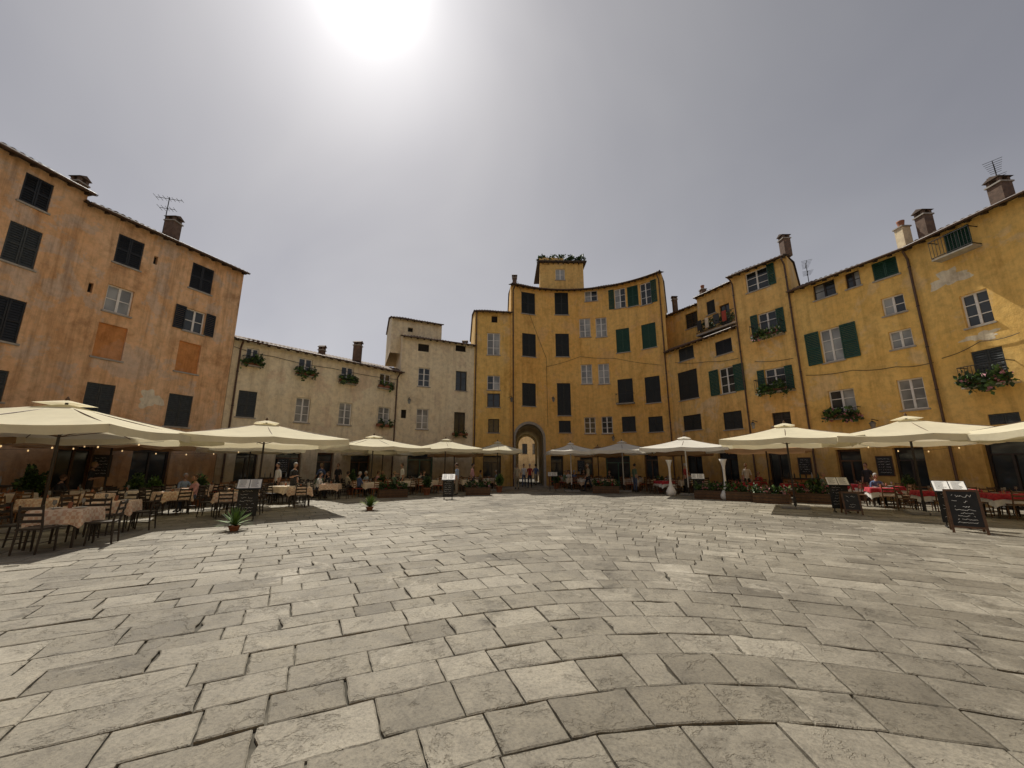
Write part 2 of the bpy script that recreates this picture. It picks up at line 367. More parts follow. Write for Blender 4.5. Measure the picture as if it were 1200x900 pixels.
def building(name,pts,H,wins,wm,depth=9,z0=-.1,shops=True,over=.42,slope=.3,mono=False,roof=True,arch=None,shop_sp=3.4,seed=1,gutter=True):
    random.seed(seed)
    f=Fac(pts); root=empty(name); W=MB();I=MB();R=MB()
    rects=[]
    for w in wins:
        l,t,r,b,ty=w[:5]; opt=w[5] if len(w)>5 else {}
        cy=(t+b)/2; cx=(l+r)/2
        ua=f.hit(l,cy)[0]; ub=f.hit(r,cy)[0]; uc,zt=f.hit(cx,t); _,zb=f.hit(cx,b)
        ua=max(ua,.1); ub=min(ub,f.L-.1)
        if ub-ua<.15: continue
        rects.append((round(ua,4),round(ub,4),round(zb,4),round(min(zt,H-.12),4),ty,opt))
    if arch: rects.append((arch[0],arch[1],z0,arch[3],'A',{}))
    if shops:
        u=.9
        while u<f.L-1.2:
            wd=random.choice([1.1,1.5,2.0]); hh=random.choice([2.5,2.7,2.9])
            if u+wd<f.L-.3 and not (arch and u<arch[1]+.6 and u+wd>arch[0]-.6):
                rects.append((round(u,4),round(u+wd,4),z0,hh,'S',{}))
            u+=wd+shop_sp*random.uniform(.25,.5)
    wall(W,f,z0,H,rects,wm)
    for (a,b,c,d,ty,opt) in rects:
        if ty=='A': continue
        pa,pb=f.at(a),f.at(b); T=(pb-pa).normalized(); N=Vector((T.y,-T.x)); r=.3 if ty=='S' else .2
        qa,qb=pa-N*r,pb-N*r
        W.poly([V3(pa,c),V3(qa,c),V3(qa,d),V3(pa,d)],wm); W.poly([V3(pb,c),V3(qb,c),V3(qb,d),V3(pb,d)],wm)
        W.poly([V3(pa,d),V3(qa,d),V3(qb,d),V3(pb,d)],wm); W.poly([V3(pa,c),V3(qa,c),V3(qb,c),V3(pb,c)],wm)
        infill(I,f,a,b,c,d,ty,opt)
    for u in (0,f.L):
        p=f.at(u); R_=f.rad(u); bk=p+R_*depth
        top=H+(depth if mono else depth/2)*slope
        if mono: W.poly([V3(p,z0),V3(bk,z0),V3(bk,top),V3(p,H)],wm)
        else: W.poly([V3(p,z0),V3(bk,z0),V3(bk,H),V3(p+R_*depth/2,top),V3(p,H)],wm)
    bt=H+depth*slope if mono else H
    fb=Fac([f.at(u)+f.rad(u)*depth for u in f.c])
    if not arch: wall(W,fb,z0,bt,[],wm)
    else:
        t0=arch[0]/f.L*fb.L; t1=arch[1]/f.L*fb.L
        wall(W,fb,z0,bt,[(round(t0-.6,4),round(t1+.6,4),z0,arch[3])],wm)
    W.obj('walls',root)
    if I.f: I.obj('windows_and_shutters',root)
    if roof:
        tile_roof(R,f,H,over,depth,slope,mono)
        if gutter:
            for a,b in zip(f.p,f.p[1:]):
                t=(b-a).normalized(); n=Vector((t.y,-t.x)); z=H-over*slope+.03
                R.cyl(V3(a+n*(over+.05),z),V3(b+n*(over+.05),z),.055,.055,'pipe_copper',8)
        R.obj('tiled_roof',root)
    return root,f
def downpipe(root,f,u,z0,z1,mat='pipe_copper'):
    p,T,N=f.fr(u); mb=MB(); q=p+N*.09
    mb.cyl(V3(q,z0),V3(q,z1-.45),.05,.05,mat,8); mb.cyl(V3(q,z1-.45),V3(q+N*.33,z1-.12),.05,.05,mat,8)
    z=z0+1
    while z<z1: mb.cyl(V3(q,z),V3(q,z+.04),.065,.065,'iron',8); z+=2
    mb.obj('downpipe',root)
def chimney(root,x,y,z0,z1,w=.6,mat='brick_chimney',pot=False):
    mb=MB(); h=w/2; o=(x,y)
    mb.box(o,X,Y,-h,h,-h,h,z0,z1-.4,mat); mb.box(o,X,Y,-h-.05,h+.05,-h-.05,h+.05,z1-.4,z1-.34,'sill_stone')
    if pot:
        mb.lathe((x,y,z1-.34),[(h*.7,0),(h*.6,.12),(h*.75,.3),(h*.8,.36),(0.01,.37)],'terracotta',12); mb.obj('chimney',root); return
    for a in (-1,1):
        for b in (-1,1): mb.box(o,X,Y,a*h*.7-.06,a*h*.7+.06,b*h*.7-.06,b*h*.7+.06,z1-.34,z1-.14,mat)
    e=.07
    mb.poly([(x-h-e,y-h-e,z1-.14),(x+h+e,y-h-e,z1-.14),(x+h+e,y,z1+.02),(x-h-e,y,z1+.02)],'tile_clay')
    mb.poly([(x-h-e,y+h+e,z1-.14),(x+h+e,y+h+e,z1-.14),(x+h+e,y,z1+.02),(x-h-e,y,z1+.02)],'tile_clay')
    mb.poly([(x-h-e,y-h-e,z1-.14),(x-h-e,y+h+e,z1-.14),(x-h-e,y,z1+.02)],'tile_clay')
    mb.poly([(x+h+e,y-h-e,z1-.14),(x+h+e,y+h+e,z1-.14),(x+h+e,y,z1+.02)],'tile_clay')
    mb.obj('chimney',root)
def antenna(x,y,z0,h,ang=0):
    mb=MB(); mb.cyl((x,y,z0),(x,y,z0+h),.025,.02,'iron',6)
    T=(math.cos(ang),math.sin(ang))
    for k,(zz,L,n) in enumerate(((h-.1,1.2,7),(h-.7,.7,5))):
        mb.cyl((x-T[0]*L/2,y-T[1]*L/2,z0+zz),(x+T[0]*L/2,y+T[1]*L/2,z0+zz),.015,.015,'iron',5)
        for i in range(n):
            t=-L/2+L*i/(n-1); l=.28-.02*i
            mb.cyl((x+T[0]*t-T[1]*l,y+T[1]*t+T[0]*l,z0+zz),(x+T[0]*t+T[1]*l,y+T[1]*t-T[0]*l,z0+zz),.01,.01,'iron',5)
    mb.obj('tv_antenna')
def cham(root,f,px,py,back,w=.6,mat='brick_chimney',pot=False,base=-1.6):
    u=f.hit(px,py)[0]; uc=min(max(u,0),f.L); p=f.at(uc)+f.rad(uc)*back+ (f.fr(uc)[1]*(u-uc))
    d=ray(px,py); k=math.hypot(p.x,p.y)/math.hypot(d[0],d[1]); z=CH+d[2]*k
    x=d[0]*k; y=d[1]*k
    chimney(root,x,y,z+base,z,w,mat,pot); return x,y,z
def patch(root,f,px,py,w,h,mat,seed):
    rs=random.Random(seed); u0,zc_=f.hit(px,py); p,T,N=f.fr(u0); mb=MB(); pts=[]
    n=36
    for k in range(n):
        a=2*math.pi*k/n; r=1+.28*math.sin(3*a+seed)+.17*math.sin(7*a+seed*2)+rs.uniform(-.1,.1)
        q=p+T*(w/2*r*math.cos(a))+N*.004; pts.append(V3(q,zc_+h/2*r*math.sin(a)))
    c=V3(p+N*.004,zc_)
    for k in range(n): mb.poly([c,pts[k],pts[(k+1)%n]],mat)
    mb.obj('bare_plaster_patch',root)
# ---------------------------------------------------------------- buildings
A1,fA1=building('peach_house',[(-21.2,4),(-18.64,15.2)],13.35,[
 (24,207,62,244,'K'),(4,263,47,312,'Y'),(-16,347,27,400,'K'),(-22,432,7,470,'Y')],'plaster_peach',seed=2)
cham(A1,fA1,95,207,1.0,.4)
A2,fA2=building('peach_house',[(-18.64,15.2),(-16.0,21.6)],12.9,[
 (135,278,168,313,'K'),(123,336,156,368,'C'),(111,380,147,421,'O'),(98,449,133,485,'Y'),
 (223,311,250,342,'K'),(216,363,240,390,'W',{'s':'lr','sc':'shutter_black'}),(207,401,234,437,'O'),(195,462,224,500,'Y'),
 (103,331,109,343,'I'),(87,398,93,410,'I'),(165,262,171,267,'I'),(180,300,185,310,'I')],'plaster_peach',seed=3)
x,y,z=cham(A2,fA2,205,254,1.3,.5)
antenna(x-.5,y,z-1.0,2.2,.3)
B,fB=building('cream_house',[(-16.2,21.9),(-8.9,30.5)],8.95,[
 (288,408,303,427,'W',{'fl':2,'bal':1}),(350,420,366,439,'W',{'fl':2,'bal':1}),(400,430,414,448,'W',{'fl':2,'bal':1}),(445,438,458,454,'W',{'fl':1,'bal':1}),
 (278,458,300,489,'Y'),(346,466,363,495,'C'),(397,472,412,498,'C'),(443,477,457,499,'C',{'fl':1})],'plaster_cream',seed=4,depth=7)
cham(B,fB,420,400,1.3,.5); cham(B,fB,378,405,1.6,.35)
downpipe(B,fB,.35,0,8.9); downpipe(B,fB,fB.L-.3,0,8.9)
C,fC=building('cream_townhouse',[(-8.9,30.5),(-3.3,33.1)],12.0,[
 (490,403,503,412,'I'),(534,404,546,412,'I'),(490,431,504,453,'W'),(534,435,547,458,'X'),(488,479,502,503,'C'),(532,483,545,509,'X',{'fl':1}),(470,480,476,490,'I')],'plaster_cream2',seed=5)
def outp(p,d):
    v=(Vector(p)-CEN).normalized(); return tuple(Vector(p)+v*d)
C2,fC2=building('cream_attic_house',[outp((-9.6,30.1),1.8),outp((-5.9,31.9),1.8)],14.1,[(478,384,484,389,'I')],'plaster_cream2',z0=11,depth=5,shops=False,seed=6,over=.3)
cham(C2,fC2,466,375,1,.4); cham(C,fC,545,399,1.5,.4)
D,fD=building('narrow_yellow_house',[(-3.3,33.1),(-.1,33.5)],15.2,[
 (571,390,586,416,'C'),(571,440,586,457,'W'),(571,461,586,477,'X'),(572,491,585,507,'X'),(576,370,583,378,'I')],'plaster_gold',seed=7)
downpipe(D,fD,.15,0,15.1)
Epts=arc3((-.1,33.3),(6.6,34.5),(12.8,31),22); fE0=Fac(Epts)
ua=fE0.hit(604,540)[0]; ub=fE0.hit(637,540)[0]; arch=(round(ua,4),round(ub,4),3.9,5.2)
E,fE=building('curved_yellow_house',Epts,17.9,[
 (611,343,627,368,'D'),(650,343,666,369,'D'),(685,337,700,353,'W'),
 (720,338,733,361,'W',{'s':'l'}),(735,335,748,359,'G'),(750,331,763,357,'W',{'s':'r'}),
 (679,373,692,395,'C'),(698,372,711,395,'C'),
 (612,391,628,418,'D'),(651,391,667,418,'D'),(722,385,738,413,'G'),(752,379,769,408,'G'),
 (681,427,694,450,'C'),(701,426,714,450,'C'),(724,444,742,472,'D',{'bal':2,'be':.1}),(756,441,774,472,'D'),
 (612,449,628,476,'D'),(653,449,669,487,'D'),(655,493,669,507,'D'),(685,489,698,508,'W'),(705,488,718,508,'W'),
 (729,488,745,506,'D'),(760,488,777,506,'D'),(592,372,597,380,'I')],'plaster_yellow',arch=arch,depth=10,seed=8,slope=.25)
downpipe(E,fE,fE.L-.25,0,17.8); downpipe(E,fE,.2,0,17.8)
mb=MB(); a0,a1,sp_,zt=arch; pa,pb=fE.at(a0),fE.at(a1); T=(pb-pa).normalized(); Nn=Vector((T.y,-T.x)); o=(pa+pb)/2; hw=(pb-pa).length/2
zc=zt-hw*.98; n=20; R=fE.rad((a0+a1)/2)
def AP(k,dep,r=hw):
    th=math.pi*(1-k/n); q=o+T*(r*math.cos(th))+R*dep; return V3(q,zc+(r)*.98*math.sin(th))
for k in range(n):
    p,q=AP(k,0),AP(k+1,0); mb.poly([p,q,(q[0],q[1],zt),(p[0],p[1],zt)],'plaster_yellow')
for d0,d1,m_ in ((0,1.2,'sill_stone'),(1.2,12,'plaster_cream2')):
    prof0=[V3(o-T*hw+R*d0,-.1)]+[AP(k,d0) for k in range(n+1)]+[V3(o+T*hw+R*d0,-.1)]
    prof1=[V3(o-T*hw+R*d1,-.1)]+[AP(k,d1) for k in range(n+1)]+[V3(o+T*hw+R*d1,-.1)]
    mb.grid([prof0,prof1],m_,True)
pr=[V3(o-T*(hw)+Nn*.03,0)]+[tuple(Vector(AP(k,0))+Vector((Nn.x,Nn.y,0))*.03) for k in range(n+1)]+[V3(o+T*hw+Nn*.03,0)]
po=[V3(o-T*(hw+.22)+Nn*.03,0)]+[tuple(Vector(AP(k,0,hw+.22))+Vector((Nn.x,Nn.y,0))*.03) for k in range(n+1)]+[V3(o+T*(hw+.22)+Nn*.03,0)]
mb.grid([pr,po],'sill_stone',False)
for k in range(n):
    p,q=AP(k,11.0),AP(k+1,11.0); p2,q2=AP(k,11.0,hw*.78),AP(k+1,11.0,hw*.78)
    mb.poly([p,q,q2,p2],'plaster_cream2')
for s_ in (-1,1):
    mb.poly([V3(o+T*hw*s_+R*11,-.1),V3(o+T*hw*.78*s_+R*11,-.1),V3(o+T*hw*.78*s_+R*11,zc),V3(o+T*hw*s_+R*11,zc)],'plaster_cream2')
mb.obj('arched_passage',E)
P_,fP=building('cream_house',[tuple(o-T*9+R*24),tuple(o+T*9+R*24)],7,[(612,520,618,532,'X'),(624,520,630,532,'X')],'plaster_cream',depth=5,seed=9,shops=False)
u1=fE.hit(633,327)[0]; u2=fE.hit(684,327)[0]
q1=fE.at(u1)+fE.rad(u1)*1.2; q2=fE.at(u2)+fE.rad(u2)*1.2
T_,fT=building('roof_belvedere',[tuple(q1),tuple(q2)],21.3,[(651,315,662,328,'C'),(638,302,644,310,'I')],'plaster_yellow_pale',z0=17.6,depth=4.5,shops=False,roof=False,seed=10,slope=0.02)
mb=MB(); t=(q2-q1).normalized(); nn=Vector((t.y,-t.x)); L=(q2-q1).length
mb.box(tuple(q1),t,nn,-.25,L+.3,-4.6,.35,21.3,21.42,'soffit')
for i in range(int((L+.5)/.5)): mb.box(tuple(q1),t,nn,-.2+i*.5,-.12+i*.5,-.2,.33,21.18,21.298,'soffit')
mb.box(tuple(q1),t,nn,-.05,L*.55,-.2,-.05,21.43,21.9,'plaster_yellow_pale')
mb.box(tuple(q1),t,nn,-.05,.1,-4,-.2,21.43,21.9,'plaster_yellow_pale')
for i in range(14):
    p=q1+t*(L*.02+L*.96*i/13)-nn*.25; mb.leaves(V3(p,21.8+.28*math.sin(i*2.1)),(.42,.4,.42),90,['leaf_dark','leaf_dark','leaf_light'],.17)
mb.obj('terrace_roof',T_)
cham(E,fE,603,322,2,.4)
Gh,fG=building('yellow_house',[(12.8,31.0),(15.1,25.1)],10.8,[
 (795,434,818,468,'D'),(843,430,861,461,'W',{'s':'lr','sw':.75}),(801,486,822,504,'D'),(848,482,870,503,'D'),
 (795,404,813,422,'Y'),(838,398,858,415,'K')],'plaster_yellow_pale',depth=3.2,mono=True,slope=.32,seed=11,shop_sp=3)
G2,fG2=building('yellow_attic_house',[outp((12.8,31.0),3.0),outp((14.1,28.2),3.0)],14.9,[(787,356,797,370,'W'),(803,366,818,384,'X')],'plaster_gold',z0=9,depth=6,shops=False,seed=12,over=.3)
G3,fG3=building('yellow_attic_house',[outp((14.1,28.2),2.6),outp((15.4,25.0),2.6)],15.3,[(828,352,838,368,'D'),(844,356,856,386,'X')],'plaster_yellow_pale',z0=9,depth=6,shops=False,seed=13,over=.3)
cham(G2,fG2,823,335,1,.4,'brick_chimney',True); cham(G2,fG2,790,347,.6,.35)
mb=MB()
fTer=Fac([outp((14.0,28.5),1.6),outp((15.3,25.2),1.6)])
pt,tt,tn=fTer.fr(0); L=fTer.L
mb.box(tuple(pt),tt,tn,0,L,-1.2,.05,11.75,11.87,'sill_stone')
for zz in (12.0,12.85): mb.box(tuple(pt),tt,tn,0,L,0,.03,zz-.02,zz+.02,'iron')
for i in range(int(L/.12)): mb.box(tuple(pt),tt,tn,i*.12,i*.12+.015,.005,.02,11.87,12.85,'iron')
for i in range(7): mb.leaves(V3(pt+tt*(.3+i*.45)-tn*.25,12.4+.2*(i%2)),(.32,.3,.5),80,['leaf_dark','leaf_light','leaf_dark','leaf_dark'],.14)
for i,(c,w) in enumerate((('shutter_black',.4),('cloth_cream',.3),('shutter_black',.5),('cushion',.35))):
    mb.box(tuple(pt),tt,tn,.2+i*.75,.2+i*.75+w,.05,.07,12.9-.75,12.95,c)
mb.obj('roof_terrace',G3)
Ft,fF=building('yellow_tower_house',[(15.1,25.1),(17.0,22.2)],14.4,[
 (873,312,900,340,'W',{'s':'r','sw':.42}),(889,365,911,394,'W',{'s':'lr','sw':.42,'bal':2,'fl':3,'be':.35,'fc':'flower_pink'}),
 (897,431,921,458,'W',{'s':'lr','sw':.4,'bal':2,'fl':4,'be':.45}),(905,483,927,499,'X')],'plaster_yellow_pale',seed=14,shop_sp=2)
cham(Ft,fF,918,275,1.0,.45); downpipe(Ft,fF,.12,0,14.3); downpipe(Ft,fF,fF.L-.15,0,14.3)
H_,fH=building('golden_house',[(17.0,22.2),(19.25,17.3)],12.0,[
 (952,327,979,349,'X'),(990,316,1008,337,'X'),(1021,298,1052,326,'G'),
 (962,384,987,424,'W',{'s':'lr','sw':.72}),(1033,346,1061,368,'W'),(1042,386,1070,408,'W'),
 (972,456,1003,488,'W',{'fl':3,'bal':1,'fc':'flower_pink'}),(1053,443,1085,480,'W')],'plaster_gold',seed=15)
downpipe(H_,fH,fH.L-.1,0,11.9)
cham(H_,fH,1055,260,1.2,.42,'plaster_cream2',True); cham(H_,fH,1080,246,1.2,.45)
u_=fH.hit(945,330)[0]; p_=fH.at(max(u_,.5))+fH.rad(.5)*2; antenna(p_.x,p_.y,12.4,1.9,1.0)
I_,fI=building('golden_house',[(19.25,17.3),(20.3,11.5),(20.9,3)],12.0,[
 (1105,262,1139,296,'G',{'bal':2,'be':.25}),(1127,341,1162,382,'W'),(1141,408,1180,449,'Y',{'bal':2,'fl':5,'be':.25,'fc':'flower_pink'}),
 (1158,484,1196,497,'Y'),(1210,250,1245,300,'G'),(1230,330,1270,380,'G'),(1250,420,1290,465,'W')],'plaster_gold',seed=16)
x,y,z=cham(I_,fI,1168,208,1.2,.5); antenna(x+.3,y+.2,z-.7,1.5,.6)
patch(I_,fI,1112,326,1.3,.7,'plaster_bare',3); patch(I_,fI,1150,394,1.1,.35,'plaster_bare',5)
patch(A2,fA2,176,468,.9,.8,'plaster_bare',2)
def ring(name,pts,H,wm,seed):
    random.seed(seed); f=Fac(pts); root=empty(name); W=MB();I=MB();R=MB(); rects=[]
    u=1.0
    while u<f.L-2:
        z=4.0
        while z<H-1.8:
            rects.append((round(u,4),round(u+1.0,4),round(z,4),round(z+1.5,4),random.choice('GDWGC'),{})); z+=2.9
        rects.append((round(u-.2,4),round(u+1.3,4),-.1,2.7,'S',{})); u+=3.1
    wall(W,f,-.1,H,rects,wm)
    for (a,b,c,d,ty,opt) in rects:
        pa,pb=f.at(a),f.at(b); T=(pb-pa).normalized(); N=Vector((T.y,-T.x)); r=.3 if ty=='S' else .2
        qa,qb=pa-N*r,pb-N*r
        W.poly([V3(pa,c),V3(qa,c),V3(qa,d),V3(pa,d)],wm); W.poly([V3(pb,c),V3(qb,c),V3(qb,d),V3(pb,d)],wm)
        W.poly([V3(pa,d),V3(qa,d),V3(qb,d),V3(pb,d)],wm)
        infill(I,f,a,b,c,d,ty,opt)
    tile_roof(R,f,H,.4,8,.3); W.obj('walls',root); I.obj('windows_and_shutters',root); R.obj('tiled_roof',root)
ring('golden_house',[(20.9,3),(20,-8),(15,-20)],12.5,'plaster_gold',21)
ring('yellow_house',[(15,-20),(7,-27),(0,-28.5),(-8,-27)],13.5,'plaster_yellow_pale',22)
ring('peach_house',[(-8,-27),(-16,-20),(-20.5,-9),(-21.2,4)],12.5,'plaster_peach',23)
def cable(f,pts,off=.06,r=.014):
    mb=MB(); prev=None
    for (px,py) in pts:
        u,z=f.hit(px,py); u=min(max(u,.02),f.L-.02); p,T,N=f.fr(u); q=Vector(V3(p+N*off,z))
        if prev is not None:
            k=5; last=prev
            for i in range(1,k+1):
                t=i/k; c=prev.lerp(q,t); c.z-=.08*math.sin(math.pi*t); mb.cyl(last,c,r,r,'cable',5,False); last=c
        prev=q
    return mb
cable(fB,[(262,404),(320,418),(390,432),(466,445)]).obj('wall_cable',B)
cable(fE,[(640,430),(680,418),(720,420),(775,428)]).obj('wall_cable',E)
cable(fE,[(606,330),(640,420),(642,500)]).obj('wall_cable',E)
cable(fG,[(792,425),(830,424),(866,420)]).obj('wall_cable',Gh)
cable(fH,[(945,440),(1000,434),(1050,430),(1100,424)]).obj('wall_cable',H_)
cable(fI,[(1105,420),(1150,400),(1196,390)]).obj('wall_cable',I_)
cable(fF,[(885,424),(930,420)]).obj('wall_cable',Ft)
def lantern(f,px,py):
    u,z=f.hit(px,py); p,T,N=f.fr(u); mb=MB(); q=p+N*.55
    mb.cyl(V3(p,z+.3),V3(q,z+.35),.02,.02,'iron',6); mb.cyl(V3(q,z+.35),V3(q,z+.2),.012,.012,'iron',5)
    mb.lathe(V3(q,z-.15),[(.07,0),(.13,.28),(.15,.3),(.03,.4)],'glass_curtain',6); mb.lathe(V3(q,z+.13),[(.16,0),(.05,.12),(.01,.14)],'iron',6)
    mb.obj('wall_lantern')
lantern(fE,596,470); lantern(fE,647,470); lantern(fF,888,500); lantern(fC,478,472); lantern(fH,1030,500); lantern(fE,720,515)
# ---------------------------------------------------------------- ground & paving
mb=MB(); mb.poly([(-400,-400,-.03),(400,-400,-.03),(400,400,-.03),(-400,400,-.03)],'joint_earth'); mb.obj('ground')
random.seed(11)
verts=[];faces=[];rn=[]
SX=1.5; TK=math.tan(math.radians(32)); CC=2.2
def gg(x): return TK*(math.sqrt((x-SX)**2+CC*CC)-CC)
def gd(x): return TK*(x-SX)/math.sqrt((x-SX)**2+CC*CC)
n=-14.0
def lerp_pts(a,b,k): return [(a[0]+(b[0]-a[0])*j/k,a[1]+(b[1]-a[1])*j/k) for j in range(k)]
while n<54:
    w=random.uniform(.36,.60); x0=-24+random.random()
    while x0<24:
        l=random.choice([random.uniform(.34,.55),random.uniform(.5,1.1),random.uniform(.5,.85)])*.88
        if abs(x0-SX)<2.6: l=min(l,.62)*.9
        x1=x0+l
        ymid=n-gg(x0+l/2)
        if (x0/23.5)**2+(ymid/38)**2<1 and ymid>-10:
            near=math.hypot(x0,ymid)<11
            def shift(x): g=gd(x); return x+w*g/(1+g*g)
            t0,t1=shift(x0),shift(x1)
            A=(x0,n-gg(x0)); B_=(x1,n-gg(x1)); C_=(t1,n+w-gg(t1)); D_=(t0,n+w-gg(t0))
            kl=max(2,int(l/.08)) if near else 1; kw=5 if near else 1
            q=lerp_pts(A,B_,kl)+lerp_pts(B_,C_,kw)+lerp_pts(C_,D_,kl)+lerp_pts(D_,A,kw)
            mx=sum(p[0] for p in q)/len(q); my=sum(p[1] for p in q)/len(q)
            gap=random.uniform(.003,.011); jt=.006; zt=random.uniform(-.006,.005); tx=random.uniform(-.010,.010); ty=random.uniform(-.010,.010)
            rings=[[],[],[]]
            chip=random.randrange(len(q)) if random.random()<.45 else -9
            for qi,(x,y) in enumerate(q):
                d=math.hypot(mx-x,my-y)+1e-6; g=gap+random.uniform(-jt,jt)*.8+(.03*random.random() if abs(qi-chip)<2 and near else 0)
                g=max(g,.002); ux,uy=(mx-x)/d,(my-y)/d
                z=zt+(x-mx)*tx+(y-my)*ty
                rings[0].append((x+ux*g,y+uy*g,-.03)); rings[1].append((x+ux*g,y+uy*g,z-.007)); rings[2].append((x+ux*(g+.012),y+uy*(g+.012),z))
            i0=len(verts); m_=len(q); r=random.random()
            for rg in rings: verts+=rg
            for lv in (0,1):
                for j in range(m_):
                    kk=(j+1)%m_; faces.append([i0+lv*m_+j,i0+lv*m_+kk,i0+(lv+1)*m_+kk,i0+(lv+1)*m_+j]); rn.append(r)
            faces.append([i0+2*m_+j for j in range(m_)]); rn.append(r)
        x0=x1
    n+=w
me=bpy.data.meshes.new('stone_paving'); me.from_pydata(verts,[],faces); at_=me.attributes.new('rnd','FLOAT','FACE'); at_.data.foreach_set('value',rn)
me.materials.append(MATS['stone_slab']); o_=bpy.data.objects.new('stone_paving',me); link(o_)
# ---------------------------------------------------------------- parasols
def parasol(x,y,size,rot,ha,he,mat='canvas_cream'):
    mb=MB(); h=size/2; n=64; rows=[]
    def per(k):
        t=(k/n)*4; sd=int(t)%4; q=t-int(t); c=[(h,-h),(h,h),(-h,h),(-h,-h)]
        a=c[sd];b=c[(sd+1)%4]; return a[0]+(b[0]-a[0])*q,a[1]+(b[1]-a[1])*q,abs(math.sin(math.pi*2*q)),abs(math.sin(math.pi*q))
    for j in range(0,9):
        t=max(.035,j/8); row=[]
        for k in range(n):
            px,py,sg,ed=per(k); z=ha-(ha-he)*(t**.92)-.06*sg*t*t-.035*math.sin(math.pi*t)
            tt=t*(1-.018*sg*t); row.append((px*tt,py*tt,z))
        rows.append(row)
    mb.grid(rows,mat,True,True)
    hem=[]
    for k in range(n):
        X_=rows[-1][k]; hem.append((X_[0]*1.004,X_[1]*1.004,X_[2]-.2-.018*math.sin(k*1.57)))
    mb.grid([rows[-1],hem],mat,False,True)
    c2=[[(px*.16*s_,py*.16*s_,ha+.10-.13*s_) for px,py,_,_ in map(per,range(n))] for s_ in (.05,.5,1)]
    mb.grid(c2,mat,True,True)
    mb.lathe((0,0,ha+.08),[(.04,0),(.05,.05),(.01,.12)],'wood_brown',8)
    mb.cyl((0,0,.05),(0,0,ha+.08),.035,.035,'wood_dark' if mat!='canvas_pale' else 'shutter_white',10)
    for k in range(8):
        e=rows[-1][k*8]
        mb.cyl((0,0,ha-.06),(e[0],e[1],e[2]-.03),.014,.012,'wood_brown',5)
        m_=rows[4][k*8]; mb.cyl((0,0,he-.15),(m_[0],m_[1],m_[2]-.04),.012,.012,'wood_brown',5)
    for a,b_ in ((-1,-1),(1,-1),(1,1),(-1,1)):
        mb.box((a*.24,b_*.24),X,Y,-.225,.225,-.225,.225,.012,.10,'concrete')
    mb.cyl((0,0,.1),(0,0,.45),.055,.05,'iron',10)
    mb.obj('market_parasol',None,(x,y,0),rot)
R_=math.radians
for a in [(-12.5,10.9,5.7,R_(14),3.36,2.58),(-9.7,15.5,5.0,R_(38),3.32,2.64),(-8.0,22.9,4.7,R_(45),3.3,2.68),(-4.3,25.7,4.1,R_(15),3.3,2.7),(-1.0,27.6,3.1,R_(5),3.25,2.7),
 (-16.0,15.9,4,R_(15),3.1,2.55,'canvas_tan'),(-17.3,10.2,4,R_(12),3.05,2.55,'canvas_tan'),(-13.4,20.4,4,R_(45),3.1,2.55,'canvas_cream'),(-8.8,27.2,4,R_(45),3.1,2.6,'canvas_cream'),(-4.3,29.8,3.5,R_(20),3.0,2.55,'canvas_tan'),
 (3.9,26.5,3.0,R_(0),3.1,2.62,'canvas_pale'),(7.3,26.4,3.9,R_(-15),3.2,2.65,'canvas_pale'),(10.1,23.2,4.4,R_(-28),3.25,2.65,'canvas_pale'),
 (11.3,16.3,4.4,R_(-35),3.3,2.68),(14.4,14.3,4.7,R_(-32),3.35,2.66),(15.7,10.0,4.4,R_(-8),3.3,2.62),
 (6.5,30.2,3.5,R_(-10),3.05,2.55,'canvas_tan'),(13.4,21.0,3.6,R_(-32),3.1,2.55,'canvas_tan'),(11.3,26.6,3.4,R_(-35),3.05,2.55,'canvas_tan')]:
    parasol(*a)
# ---------------------------------------------------------------- furniture meshes
def chair_mesh(name,mat,seat):
    mb=MB()
    for sx in (-1,1):
        mb.cyl((sx*.19,.19,0),(sx*.18,.17,.45),.016,.019,mat,6); mb.cyl((sx*.19,-.23,0),(sx*.19,-.19,.45),.016,.02,mat,6)
        mb.cyl((sx*.19,-.19,.45),(sx*.185,-.26,.9),.02,.016,mat,6); mb.cyl((sx*.19,.18,.2),(sx*.19,-.2,.2),.01,.01,mat,5)
    mb.box((0,0),X,Y,-.215,.215,-.215,.215,.44,.475,seat)
    for z in (.58,.70,.82): mb.box((0,0),X,Y,-.185,.185,-.245-(z-.58)*.15,-.225-(z-.58)*.15,z,z+.055,mat)
    return mb.mesh(name)
CH_D=chair_mesh('chair_dark','wood_dark','wood_dark'); CH_W=chair_mesh('chair_wood','wood_orange','cushion'); CH_B=chair_mesh('chair_brown','wood_brown','wood_brown')
